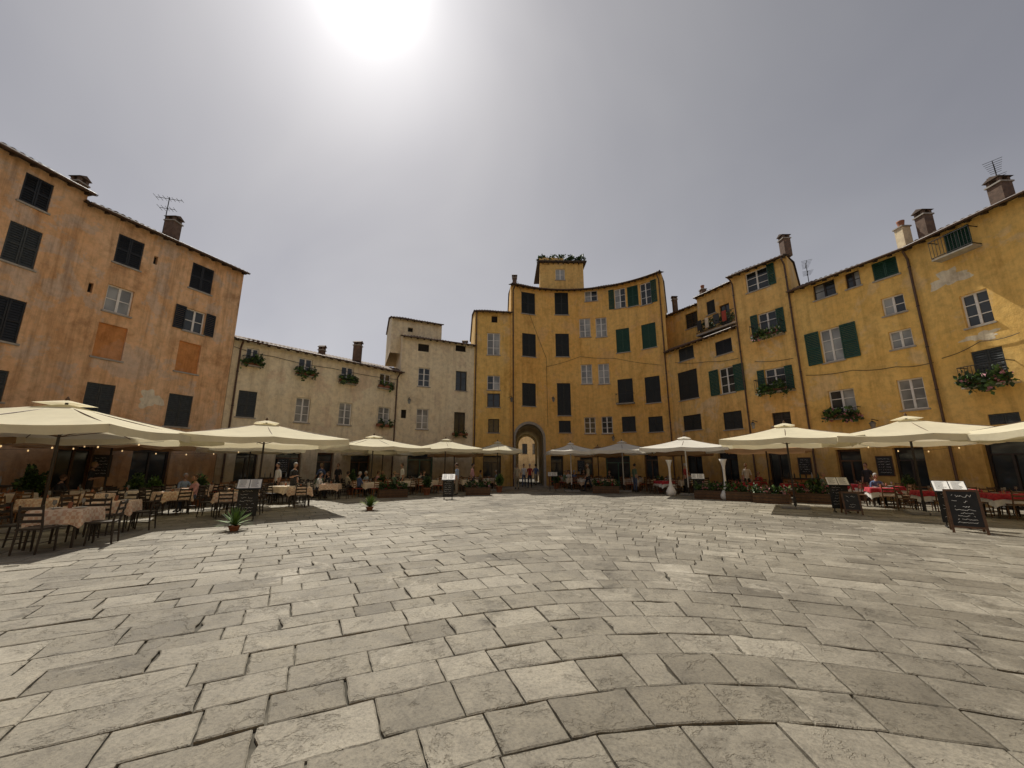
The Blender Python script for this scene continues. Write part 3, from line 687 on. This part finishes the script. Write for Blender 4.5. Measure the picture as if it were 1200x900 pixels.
def table_mesh(name,top,under=None,ware=True,sz=.42):
    mb=MB(); 
    mb.box((0,0),X,Y,-sz+.01,sz-.01,-sz+.01,sz-.01,.72,.745,'wood_brown')
    for a in (-1,1):
        for b_ in (-1,1): mb.cyl((a*(sz-.06),b_*(sz-.06),0),(a*(sz-.08),b_*(sz-.08),.72),.022,.026,'wood_dark',6)
    def drape(sz,zt,drop,mat,fold=.018):
        n=72; r0=[];r1=[];r2=[];r3=[]
        for k in range(n):
            t=k/n*4; sd=int(t)%4; q=t-int(t); c=[(sz,-sz),(sz,sz),(-sz,sz),(-sz,-sz)]; a=c[sd]; b_=c[(sd+1)%4]
            x=a[0]+(b_[0]-a[0])*q; y=a[1]+(b_[1]-a[1])*q
            d=math.hypot(x,y); ed=(1-math.sin(math.pi*q)); f_=fold*math.sin(k*1.15)+fold*.6*math.sin(k*.5+1)
            dz=drop*(1+.35*ed**3)
            r0.append((x*.98,y*.98,zt)); r1.append((x*1.005,y*1.005,zt-.015)); g=1+(.025+f_)/d; r2.append((x*g,y*g,zt-dz*.55)); g=1+(.05+f_*2.0-.02*ed)/d; r3.append((x*g,y*g,zt-dz))
        mb.poly(r0,mat); mb.grid([r0,r1,r2,r3],mat,True,True)
    if under: drape(sz,.752,.34,under); drape(sz+.006,.757,.16,top)
    else: drape(sz,.752,.27,top)
    if ware:
        for a in (-1,1):
            mb.lathe((a*.2,0,.758),[(.01,.004),(.07,.004),(.11,.018),(.112,.022),(.08,.012)],'tableware',14)
            mb.lathe((a*.12,.22*a,.758),[(.03,0),(.004,.01),(.004,.08),(.035,.12),(.03,.19)],'glass_curtain',8)
        mb.lathe((0,.05,.758),[(.035,0),(.035,.12),(.02,.13)],'terracotta',8)
    return mb.mesh(name)
TB_C=table_mesh('table_check','cloth_check'); TB_L=table_mesh('table_long','cloth_cream',None,True,.5); TB_R=table_mesh('table_red','cloth_red','cloth_white',True,.45); TB_W=table_mesh('table_white','cloth_white','cloth_check')
PLACED=[]
def inst(me,name,x,y,rot,sc=(1,1,1)):
    o=bpy.data.objects.new(name,me); link(o); o.location=(x,y,0.004); o.rotation_euler=(0,0,rot); o.scale=sc; return o
# ---------------------------------------------------------------- people
def body_mesh(pose):
    V=[];E_=[];Rr=[];lab=[]
    def add(p,r,par=None,l='shirt'):
        V.append(p);Rr.append(r)
        if par is not None: E_.append((par,len(V)-1)); lab.append((par,len(V)-1,l))
        return len(V)-1
    sit=pose.startswith('sit'); H0=.50 if sit else .93
    lean=.10 if pose=='sit_lean' else .0
    pel=add((0,0,H0),(.15,.115)); sp1=add((0,.01+lean*.3,H0+.19),(.13,.10),pel); ch=add((0,lean*.7,H0+.37),(.155,.11),sp1); ub=add((0,lean,H0+.49),(.10,.075),ch)
    nk=add((0,lean+.01,H0+.575),(.052,.052),ub,'skin'); nt_=add((0,lean+.02,H0+.64),(.05,.05),nk,'skin')
    hands=[]
    for s in (-1,1):
        sh=add((s*.165,lean,H0+.475),(.062,.06),ub)
        if sit:
            el=add((s*.235,.12+lean,H0+.22),(.043,.043),sh); wr=add((s*.15,.36+lean,H0+.275),(.029,.026),el,'arm'); hd=add((s*.13,.42+lean,H0+.285),(.030,.018),wr,'skin')
        elif pose=='walk':
            el=add((s*.22,-.10*s,H0+.21),(.043,.043),sh); wr=add((s*.22,.10-.16*s,H0-.02),(.028,.026),el,'arm'); hd=add((s*.22,.13-.18*s,H0-.08),(.022,.03),wr,'skin')
        elif pose=='carry' and s==1:
            el=add((s*.23,0,H0+.2),(.043,.043),sh); wr=add((s*.2,.25,H0+.26),(.028,.026),el,'arm'); hd=add((s*.19,.32,H0+.28),(.03,.02),wr,'skin')
        else:
            el=add((s*.225,-.02,H0+.20),(.043,.043),sh); wr=add((s*.225,.05,H0-.04),(.028,.026),el,'arm'); hd=add((s*.22,.07,H0-.10),(.022,.03),wr,'skin')
        hands.append((wr,hd))
        if sit:
            hp=add((s*.09,.05,H0-.01),(.09,.085),pel,'pants'); kn=add((s*.11,.43,.50),(.062,.06),hp,'pants'); an=add((s*.11,.40,.10),(.04,.042),kn,'shin'); to=add((s*.12,.54,.045),(.042,.035),an,'shoe')
        elif pose=='walk':
            hp=add((s*.09,.02*s,.86),(.088,.09),pel,'pants'); kn=add((s*.095,.05+.14*s,.49),(.06,.062),hp,'pants'); an=add((s*.095,-.08+.28*s if s<0 else .24,.12 if s<0 else .09),(.04,.042),kn,'shin'); to=add((s*.11,(.08+.28*s+.0) if s<0 else .38,.045),(.042,.035),an,'shoe')
        else:
            hp=add((s*.09,0,.86),(.088,.09),pel,'pants'); kn=add((s*.10,.02,.49),(.06,.062),hp,'pants'); an=add((s*.105,-.02,.09),(.04,.042),kn,'shin'); to=add((s*.13,.13,.045),(.042,.035),an,'shoe')
    me=bpy.data.meshes.new('b'); me.from_pydata(V,E_,[]); ob=bpy.data.objects.new('b',me); link(ob)
    md=ob.modifiers.new('s','SKIN'); md.use_smooth_shade=True
    sk=me.skin_vertices[0].data
    for i,r in enumerate(Rr): sk[i].radius=r; sk[i].use_root=(i==0)
    m2=ob.modifiers.new('u','SUBSURF'); m2.levels=1
    dg=bpy.context.evaluated_depsgraph_get(); ev=ob.evaluated_get(dg); bm_=bpy.data.meshes.new_from_object(ev)
    vs=[tuple(v.co) for v in bm_.vertices]; fs=[list(p.vertices) for p in bm_.polygons]
    bpy.data.objects.remove(ob)
    mats=['skin','shirt','pants','shoe','hair','eye']
    mi=[]
    VV=[Vector(v) for v in V]
    for fc in fs:
        c=Vector((0,0,0))
        for i in fc: c+=Vector(vs[i])
        c/=len(fc); best=(9,None)
        for a,b_,l in lab:
            d=VV[b_]-VV[a]; t=max(0,min(1,(c-VV[a]).dot(d)/d.length_squared)); dd=(c-(VV[a]+d*t)).length
            if dd<best[0]: best=(dd,l,t)
        l=best[1]; 
        if l=='arm': l='skin' 
        if l=='shin': l='pants' if best[2]<.85 else 'shoe'
        mi.append(mats.index(l))
    mb=MB(); mb.mats=['skin_a','shirt_a','pants_a','shoe_a','hair_a','eye_a']
    mb.v=vs; mb.f=fs; mb.m=mi; mb.sm=[True]*len(fs)
    hc=(0,lean+.04,H0+.755)
    mb.ball(hc,.073,.092,.112,'skin_a',14,10); 
    mb.ball((hc[0],hc[1]+.012,hc[2]-.06),.052,.065,.055,'skin_a',10,6)
    mb.cyl((0,hc[1]+.085,hc[2]+.015),(0,hc[1]+.112,hc[2]-.025),.008,.015,'skin_a',6)
    mb.box((0,hc[1]+.076,hc[2]-.06),X,Y,-.022,.022,0,.012,0,.009,'shirt_mouth')
    for s in (-1,1):
        mb.ball((s*.029,hc[1]+.082,hc[2]+.008),.011,.008,.007,'eye_a',6,4); mb.ball((s*.075,hc[1],hc[2]-.005),.012,.02,.03,'skin_a',6,4)
    rows=[]
    for j in range(9):
        th=math.radians(-25)+math.radians(115)*j/8; row=[]
        for k in range(20):
            ph=2*math.pi*k/20; fwd=max(0,math.sin(ph)); t2=max(th,math.radians(28)*fwd**.6 if fwd>.35 else th)
            row.append((hc[0]+.084*math.cos(t2)*math.cos(ph),hc[1]-.006+.1*math.cos(t2)*math.sin(ph),hc[2]+.012+.118*math.sin(t2)))
        rows.append(row)
    mb.grid(rows,'hair_a',True,True)
    for (w_,h_) in hands:
        w=Vector(V[w_]);h=Vector(V[h_]); d=(h-w).normalized(); side=d.cross(Vector((0,0,1)) if abs(d.z)<.7 else Vector((1,0,0))).normalized(); cu=d.cross(side)
        if cu.z>0: cu=-cu
        for i,(l_) in enumerate((.058,.068,.072,.064)):
            b0=h+side*(.019*(i-1.5))+d*.012; k1=b0+d*l_*.55+cu*.006; k2=k1+d*l_*.4+cu*.022
            mb.cyl(b0,k1,.0095,.0085,'skin_a',6,False); mb.cyl(k1,k2,.0085,.006,'skin_a',6)
        b0=h-d*.02-side*.026; k1=b0-side*.022+d*.028; mb.cyl(b0,k1,.011,.009,'skin_a',6,False); mb.cyl(k1,k1+d*.026,.009,.007,'skin_a',6)
    return mb
for n_,c_ in (('skin_a',(.45,.27,.19)),('shirt_a',(.6,.6,.6)),('pants_a',(.03,.035,.05)),('shoe_a',(.03,.025,.02)),('hair_a',(.03,.02,.012)),('eye_a',(.01,.01,.01)),('shirt_mouth',(.25,.08,.07))): simple(n_,c_,.7,.2,8)
SH=[]
for i,c_ in enumerate([(.65,.65,.63),(.03,.03,.035),(.30,.03,.03),(.08,.12,.25),(.45,.40,.30),(.55,.30,.32),(.12,.18,.12),(.30,.38,.48)]): simple('shirt_%d'%i,c_,.85,.2,8); SH.append('shirt_%d'%i)
PN=[]
for i,c_ in enumerate([(.025,.03,.05),(.02,.02,.02),(.30,.25,.18),(.07,.10,.18)]): simple('pants_%d'%i,c_,.85,.2,8); PN.append('pants_%d'%i)
HR=[]
for i,c_ in enumerate([(.02,.014,.01),(.09,.045,.02),(.30,.20,.10),(.35,.34,.33)]): simple('hair_%d'%i,c_,.7,.2,8); HR.append('hair_%d'%i)
BM={p:body_mesh(p).mesh(p) for p in ('stand','walk','carry','sit','sit_lean')}
pc=[0]
def person(x,y,rot,pose,sh=None,pn=None,hr=None,sc=1.0,name=None):
    i=pc[0]; pc[0]+=1
    me=BM[pose].copy(); me.materials[1]=MATS[SH[i*3%8 if sh is None else sh]]; me.materials[2]=MATS[PN[i*5%4 if pn is None else pn]]; me.materials[4]=MATS[HR[i*7%4 if hr is None else hr]]
    o=bpy.data.objects.new(name or ('seated_diner' if pose.startswith('sit') else 'standing_person'),me); link(o); o.location=(x,y,.004); o.rotation_euler=(0,0,rot); o.scale=(sc,)*3
def tset(x,y,rot,kind='C',chairs='0213',diners='',ch=None):
    if any(math.hypot(x-a,y-b_)<1.55 for a,b_ in PLACED): return
    PLACED.append((x,y))
    me={'C':TB_C,'L':TB_L,'R':TB_R,'W':TB_W}[kind]; inst(me,'dining_table',x,y,rot)
    cm=ch or (CH_D if kind in 'CL' else CH_B)
    for c in chairs:
        k=int(c); a=rot+k*math.pi/2; d=.62+random.uniform(-.04,.12)
        cx=x+math.sin(a)*-d; cy=y+math.cos(a)*d
        face=a+math.pi+random.uniform(-.15,.15)
        if c in diners:
            cx=x-math.sin(a)*.66; cy=y+math.cos(a)*.66; face=a+math.pi
            person(cx,cy,face,random.choice(['sit','sit_lean']),sc=.98)
        inst(cm,'dining_chair',cx,cy,face)
random.seed(5)
for (px,py,k,c,dn) in [(70,640,'C','0123',''),(8,640,'C','013',''),(128,623,'C','0213',''),(186,619,'C','0213',''),(268,604,'C','0213',''),(320,600,'C','0213',''),
   (350,593,'C','02',''),(243,603,'C','02',''),(386,585,'C','13','1'),(414,585,'C','02',''),(100,607,'C','0213',''),(165,603,'C','0213','1'),(40,612,'C','0213','')]:
    x,y=G(px,py); tset(x,y,R_(random.uniform(5,30)),k,c,dn)
for (px,py,k,c,dn) in [(1097,601,'R','0213',''),(1037,594,'R','0213','0'),(1184,607,'R','0213',''),(930,585,'R','0213',''),(900,583,'R','02','0'),(1130,597,'R','02',''),(985,588,'R','13','1'),(1010,586,'R','13','')]:
    x,y=G(px,py); tset(x,y,R_(random.uniform(-40,-15)),k,c,dn)
def zone(path,offs,kind,pd,step=2.05):
    f=Fac(path)
    for j,of in enumerate(offs):
        u=.8+.5*j
        while u<f.L-.5:
            p,T,N=f.fr(u); q=p+N*of; rr=math.atan2(T.y,T.x)+random.uniform(-.15,.15)
            dn=''.join(c for c in '0213' if random.random()<pd)
            tset(q.x,q.y,rr,random.choice(kind),'0213',dn,random.choice([CH_D,CH_B,CH_W]) if random.random()<.6 else None)
            u+=step+random.uniform(-.1,.4)
zone([(-20.2,9),(-18.64,15.2),(-16.0,21.6)],[2.2,4.3,6.4],'CLC',.08)
zone([(-16.2,21.9),(-8.9,30.5)],[2.2,4.2,6.1],'CLC',.10)
zone([(-8.9,30.5),(-3.3,33.1),(-.8,33.3)],[2.0,3.9,5.8],'LWC',.14)
zone([(2.9,34),(6.6,34.2),(10,33)],[2.2,4.2,6.4],'WLC',.14)
zone([(10,33),(12.8,31),(15.1,25.1)],[2.0,4.0,5.6],'WRL',.12)
zone([(15.1,25.1),(17,22.2),(19.25,17.3)],[1.8,3.6],'RR',.12)
zone([(19.25,17.3),(20.3,11.5)],[2.2,4.2],'RR',.08)
for (px,py,rot,pose,sh,pn) in [(322,588,2.6,'stand',0,1),(341,589,-1.8,'carry',1,1),(374,580,1.2,'walk',3,0),(394,579,2.9,'stand',1,1),(614,571,3.1,'walk',0,3),(621,572,3.0,'walk',2,0),(606,574,.2,'stand',4,2),
   (535,581,1.4,'stand',7,2),(553,578,-1.5,'walk',5,0),(806,579,.6,'carry',2,1),(878,581,2.5,'stand',0,1),(1022,587,1.9,'stand',1,1),(745,577,-1.2,'stand',6,3),(690,576,1.7,'walk',4,0),(98,598,-1.0,'carry',1,1),(470,579,2.2,'carry',0,1),(628,569,.1,'walk',3,2)]:
    x,y=G(px,py); person(x,y,rot,pose,sh,pn,name='waiter' if pose=='carry' else None)
# ---------------------------------------------------------------- boards, stands, plants
def squiggle(mb,o,T,N,u0,u1,z,n,amp,mat='chalk',tilt=0,zb=0):
    k=int((u1-u0)/.022); prev=None
    for i in range(k+1):
        u=u0+(u1-u0)*i/k
        if random.random()<.16: prev=None; continue
        zz=z+random.uniform(-amp,amp); nn=n+(zz-zb)*tilt
        p=Vector((o[0]+T[0]*u+N[0]*nn,o[1]+T[1]*u+N[1]*nn,zz))
        if prev is not None: mb.cyl(prev,p,.0045,.0045,mat,4,False)
        prev=p
def chalkboard_sign(x,y,rot,w=.68,h=1.1,frame='wood_brown'):
    mb=MB(); hw=w/2
    for s,ti in ((1,-.28),(-1,.28)):
        n=.32*s
        def bx(u0,u1,a,b_,z0,z1,m_):
            mb.box((0,0,z0),X,Y,u0,u1,n+a+z0*ti,n+b_+z0*ti,0,z1-z0,m_,tilt=ti)
        bx(-hw,-hw+.05,-.015,.015,0,h,frame); bx(hw-.05,hw,-.015,.015,0,h,frame); bx(-hw+.05,hw-.05,-.015,.015,h-.05,h,frame); bx(-hw+.05,hw-.05,-.015,.015,.12,.17,frame)
        bx(-hw+.05,hw-.05,-.008,.008,.17,h-.05,'chalkboard')
        if s==-1:
            z=h-.16; r=0
            while z>.24:
                big=r in (0,1); squiggle(mb,(0,0),X,Y,-hw+.1+random.uniform(0,.08),hw-.1-random.uniform(0,.15),z,n-.014,.035 if big else .016,'chalk',ti)
                z-=.13 if big else .075; r+=1
    mb.obj('chalkboard_sign',None,(x,y,.004),rot)
def menu_stand(x,y,rot,board=True):
    mb=MB()
    mb.cyl((-.2,0,0),(-.2,0,1.1),.018,.018,'iron',8); mb.cyl((.2,0,0),(.2,0,1.1),.018,.018,'iron',8)
    for s in (-1,1): mb.box((0,0),X,Y,s*.2-.02,s*.2+.02,-.22,.22,0,.03,'iron')
    if board:
        mb.box((0,0),X,Y,-.27,.27,-.035,-.018,.12,.98,'chalkboard')
        for r in range(7): squiggle(mb,(0,0),X,Y,-.2,.2-random.random()*.1,.88-r*.1,-.04,.02)
    def sl(u0,u1,v0,v1,off,m_):
        mb.poly([(u0,v0*.8,1.08+v0*.6+off),(u1,v0*.8,1.08+v0*.6+off),(u1,v1*.8,1.08+v1*.6+off),(u0,v1*.8,1.08+v1*.6+off)],m_)
    sl(-.33,.33,-.24,.24,0,'iron'); sl(-.33,.33,-.24,.24,.012,'iron'); sl(-.31,-.01,-.21,.21,.02,'paper'); sl(.01,.31,-.21,.21,.02,'paper')
    for c_ in (-.27,.05):
        for r in range(8): 
            v=.17-r*.045; sl(c_,c_+random.uniform(.14,.22),v-.006,v+.006,.024,'shutter_black')
    mb.obj('menu_stand',None,(x,y,.004),rot)
x,y=G(287,610); menu_stand(x,y,.5)
x,y=G(525,585); menu_stand(x,y,.1)
x,y=G(648,575); menu_stand(x,y,-.1,False)
x,y=G(989,601); menu_stand(x+.1,y+.2,-.5); chalkboard_sign(x,y-.35,-.5,.5,.75)
x,y=G(1136,624); chalkboard_sign(x,y,-.75,.62,1.05); menu_stand(x+.55,y+.75,-.7)
x,y=G(820,583); menu_stand(x,y,-.4)
def pot(mb,x,y,r,h): mb.lathe((x,y,0),[(r*.7,0),(r*.95,h*.85),(r*1.08,h*.87),(r*1.08,h),(r*.92,h),(r*.9,h*.9),(.01,h*.9)],'terracotta',16)
def bush(name,x,y,r,h,mats,n=500,pr=.22,ph=.4,size=.1):
    mb=MB(); pot(mb,0,0,pr,ph); 
    for k in range(5):
        a=k*1.26; mb.cyl((0,0,ph*.8),(math.cos(a)*r*.5,math.sin(a)*r*.5,ph+h*.6),.012,.006,'wood_brown',5,False)
    mb.leaves((0,0,ph+h*.5),(r,r,h*.6),n,mats,size); mb.obj(name,None,(x,y,.004),random.random()*6)
def agave(x,y,r,h,mats,n=60):
    mb=MB(); pot(mb,0,0,.14,.12)
    for i in range(n):
        a=random.uniform(0,6.28); el=random.uniform(.15,1.35); l=r*random.uniform(.8,1.2); w=.04
        pts=[]
        for j in range(5):
            t=j/4; rr=l*t*math.cos(el); z=.12+h*1.3*t*math.sin(el)-.25*l*t*t*math.cos(el)
            ww=w*(1-t)**.6*(.6+.8*t); pts.append(((rr*math.cos(a)-ww*math.sin(a),rr*math.sin(a)+ww*math.cos(a),z),(rr*math.cos(a)+ww*math.sin(a),rr*math.sin(a)-ww*math.cos(a),z+.0)))
        mb.grid([[p[0] for p in pts],[p[1] for p in pts]],random.choice(mats),True)
    mb.obj('potted_agave',None,(x,y,.004),0)
random.seed(9)
x,y=G(274,622); agave(x,y,.5,.42,['leaf_light','leaf_dark','leaf_light'])
x,y=G(433,598); agave(x,y,.45,.4,['leaf_light','leaf_yellow','leaf_light'])
for (px,py,r,h,ms) in [(30,603,.45,1.2,'d'),(153,598,.35,.9,'d'),(176,596,.3,.8,'l'),(960,587,.4,.6,'d'),(948,586,.35,.5,'l'),(842,584,.35,.45,'f'),(862,584,.35,.4,'f'),(1148,592,.35,1.2,'l'),(446,580,.3,.7,'d'),(500,580,.3,.6,'d'),(585,577,.3,.7,'l'),(652,573,.3,.6,'d'),(775,577,.35,.6,'d'),(410,580,.3,1.0,'d'),(1070,590,.3,.8,'d'),(230,594,.3,.9,'d')]:
    x,y=G(px,py); bush('potted_shrub',x,y,r,h,{'d':['leaf_dark']*4+['leaf_light'],'l':['leaf_dark','leaf_light','leaf_light'],'f':['leaf_dark','leaf_light','leaf_dark','flower_red']}[ms],int(900*r*(h+.5)*2))
def planter(x,y,rot,L,fc='flower_red'):
    mb=MB(); mb.box((0,0),X,Y,-L/2,L/2,-.2,.2,0,.42,'wood_brown'); 
    for z in (.08,.22,.36): mb.box((0,0),X,Y,-L/2-.01,L/2+.01,-.215,-.2,z,z+.02,'wood_dark')
    mb.box((0,0),X,Y,-L/2+.03,L/2-.03,-.17,.17,.421,.43,'soil')
    k=int(L/.28)
    for i in range(k): mb.leaves((-L/2+.15+(L-.3)*i/max(1,k-1),0,.58),(.26,.24,.26+.1*random.random()),110,['leaf_dark','leaf_dark','leaf_light',fc if i%2 else 'leaf_dark'],.1)
    mb.obj('flower_planter',None,(x,y,.004),rot)
for (px,py,rot,L) in [(960,590,-.9,1.6),(905,590,-.8,1.4),(835,585,-.6,1.6),(868,587,-.6,1.2),(460,583,.5,1.5),(710,578,-.2,1.6),(560,580,.2,1.4)]:
    x,y=G(px,py); planter(x,y,rot,L,random.choice(['flower_red','flower_pink']))
def vase_lamp(x,y):
    mb=MB(); mb.lathe((0,0,0),[(.01,0),(.2,.0),(.26,.1),(.27,.22),(.2,.38),(.1,.55),(.06,.8),(.055,1.3),(.07,1.6),(.13,1.85),(.18,1.98),(.15,1.98),(.06,1.8)],'white_ceramic',20)
    mb.obj('white_vase_pedestal',None,(x,y,.004),0)
for px,py in ((787,581),(852,586)): x,y=G(px,py); vase_lamp(x,y)
def counter(x,y,rot,L=2.0):
    mb=MB(); mb.box((0,0),X,Y,-L/2,L/2,-.3,.3,0,.95,'wood_brown'); mb.box((0,0),X,Y,-L/2-.05,L/2+.05,-.35,.35,.951,1.0,'wood_dark')
    for i in range(5): mb.box((0,0),X,Y,-L/2+.05+i*(L-.1)/5,-L/2+.01+(i+1)*(L-.1)/5,-.32,-.301,.08,.9,'wood_orange')
    for i in range(6): mb.lathe((-L/2+.2+i*.28,.05,1.0),[(.04,0),(.04,.18),(.015,.24),(.015,.3),(.001,.3)],random.choice(['shutter_green','glass_curtain','wood_dark']),8)
    mb.obj('service_counter',None,(x,y,.004),rot)
counter(-17.6,13.2,R_(73)); counter(-13.5,23.5,R_(50)); counter(15.9,22.2,R_(-57),1.6); counter(5.5,32.6,0)
def wallboard(f,u,z,w,h,m_='chalkboard'):
    p,T,N=f.fr(u); mb=MB(); mb.box(tuple(p),T,N,-w/2,w/2,.01,.04,z,z+h,m_)
    mb.box(tuple(p),T,N,-w/2-.03,w/2+.03,.0,.03,z-.03,z+h+.03,'wood_brown')
    for r in range(6): squiggle(mb,tuple(p),T,N,-w/2+.06,w/2-.08,z+h-.12-r*h/7,.046,.02)
    mb.obj('wall_menu_board')
for f,u in ((fH,2.9),(fF,2.8),(fA2,2.3),(fB,3.4),(fE,6.3)): wallboard(f,u,1.2,.6,.9)
def string(p,q,n):
    mb=MB(); p=Vector(p);q=Vector(q); last=None
    for i in range(n*3+1):
        t=i/(n*3); c=p.lerp(q,t); c.z-=.25*math.sin(math.pi*t)
        if last: mb.cyl(last,c,.006,.006,'cable',4,False)
        last=c
        if i%3==1: mb.ball((c.x,c.y,c.z-.05),.02,.02,.03,'bulb',8,6)
    mb.obj('string_lights')
string((-14.9,8.9,2.45),(-11.6,13.2,2.45),6); string((-17.4,8.9,2.4),(-14.5,14,2.35),6); string((-14.9,13.4,2.4),(-12.2,18.8,2.4),6); string((13.1,15.0,2.45),(16.4,13.9,2.45),4)
# ---------------------------------------------------------------- light, sky, camera
AZ=math.radians(-25.5); EL=math.radians(55.5)
sd=Vector((math.sin(AZ)*math.cos(EL),math.cos(AZ)*math.cos(EL),math.sin(EL)))
sl=bpy.data.lights.new('sun','SUN'); sl.energy=4.8; sl.angle=math.radians(.6); sl.color=(1,.93,.81)
so=bpy.data.objects.new('sun',sl); link(so); so.rotation_euler=(-sd).to_track_quat('-Z','Y').to_euler(); so.location=(0,0,40)
w=bpy.data.worlds.new('World'); S.world=w; w.use_nodes=True; nt=w.node_tree; bg=nt.nodes['Background']
sky=N_(nt,'ShaderNodeTexSky'); sky.sky_type='NISHITA'; sky.sun_disc=False; sky.sun_elevation=EL; sky.sun_rotation=AZ; sky.air_density=1.0; sky.dust_density=2.0; sky.ozone_density=1
hs=N_(nt,'ShaderNodeHueSaturation'); hs.inputs['Saturation'].default_value=.32; nt.links.new(sky.outputs[0],hs.inputs['Color'])
gm=N_(nt,'ShaderNodeGamma'); gm.inputs['Gamma'].default_value=.5; nt.links.new(mix(nt,'MULTIPLY',1,hs.outputs[0],(.1,.1,.1)),gm.inputs['Color'])
tc=N_(nt,'ShaderNodeTexCoord'); hz=noise(nt,tc.outputs['Generated'],1.6,4,.55,.4)
base=mix(nt,'MULTIPLY',1,gm.outputs[0],ramp(nt,hz,[(.35,(4.4,4.35,4.65)),(.7,(5.3,5.2,5.35))]))
sx=N_(nt,'ShaderNodeSeparateXYZ'); nt.links.new(tc.outputs['Generated'],sx.inputs[0])
base=mix(nt,'MULTIPLY',1,base,ramp(nt,sx.outputs[2],[(0,1.0),(.25,.94),(.5,.78),(.85,.66)]))
base=mix(nt,'MULTIPLY',1,base,(1.32,1.32,1.32))
dp=N_(nt,'ShaderNodeVectorMath',operation='DOT_PRODUCT'); nt.links.new(tc.outputs['Generated'],dp.inputs[0]); dp.inputs[1].default_value=sd
mxn=N_(nt,'ShaderNodeMath',operation='MAXIMUM'); nt.links.new(dp.outputs['Value'],mxn.inputs[0]); mxn.inputs[1].default_value=0
acc=None
for pw,am in ((420,9.0),(75,2.6),(9,1.5)):
    p1=N_(nt,'ShaderNodeMath',operation='POWER'); nt.links.new(mxn.outputs[0],p1.inputs[0]); p1.inputs[1].default_value=pw
    m1=N_(nt,'ShaderNodeMath',operation='MULTIPLY_ADD'); nt.links.new(p1.outputs[0],m1.inputs[0]); m1.inputs[1].default_value=am
    if acc: nt.links.new(acc,m1.inputs[2])
    else: m1.inputs[2].default_value=0
    acc=m1.outputs[0]
cb=N_(nt,'ShaderNodeCombineXYZ')
for i in range(3): nt.links.new(acc,cb.inputs[i])
glow=mix(nt,'MULTIPLY',1,cb.outputs[0],(1,.985,.95))
nt.links.new(mix(nt,'ADD',1,base,glow),bg.inputs['Color']); bg.inputs['Strength'].default_value=.1
cam=bpy.data.cameras.new('camera'); cam.sensor_width=36; cam.lens=36*F/1200; cam.clip_end=2000; cam.clip_start=.05
co=bpy.data.objects.new('camera',cam); link(co); co.location=(0,0,CH); co.rotation_euler=(math.pi/2+PITCH,0,0); S.camera=co
S.view_settings.view_transform='Standard'; S.view_settings.look='None'; S.view_settings.exposure=0
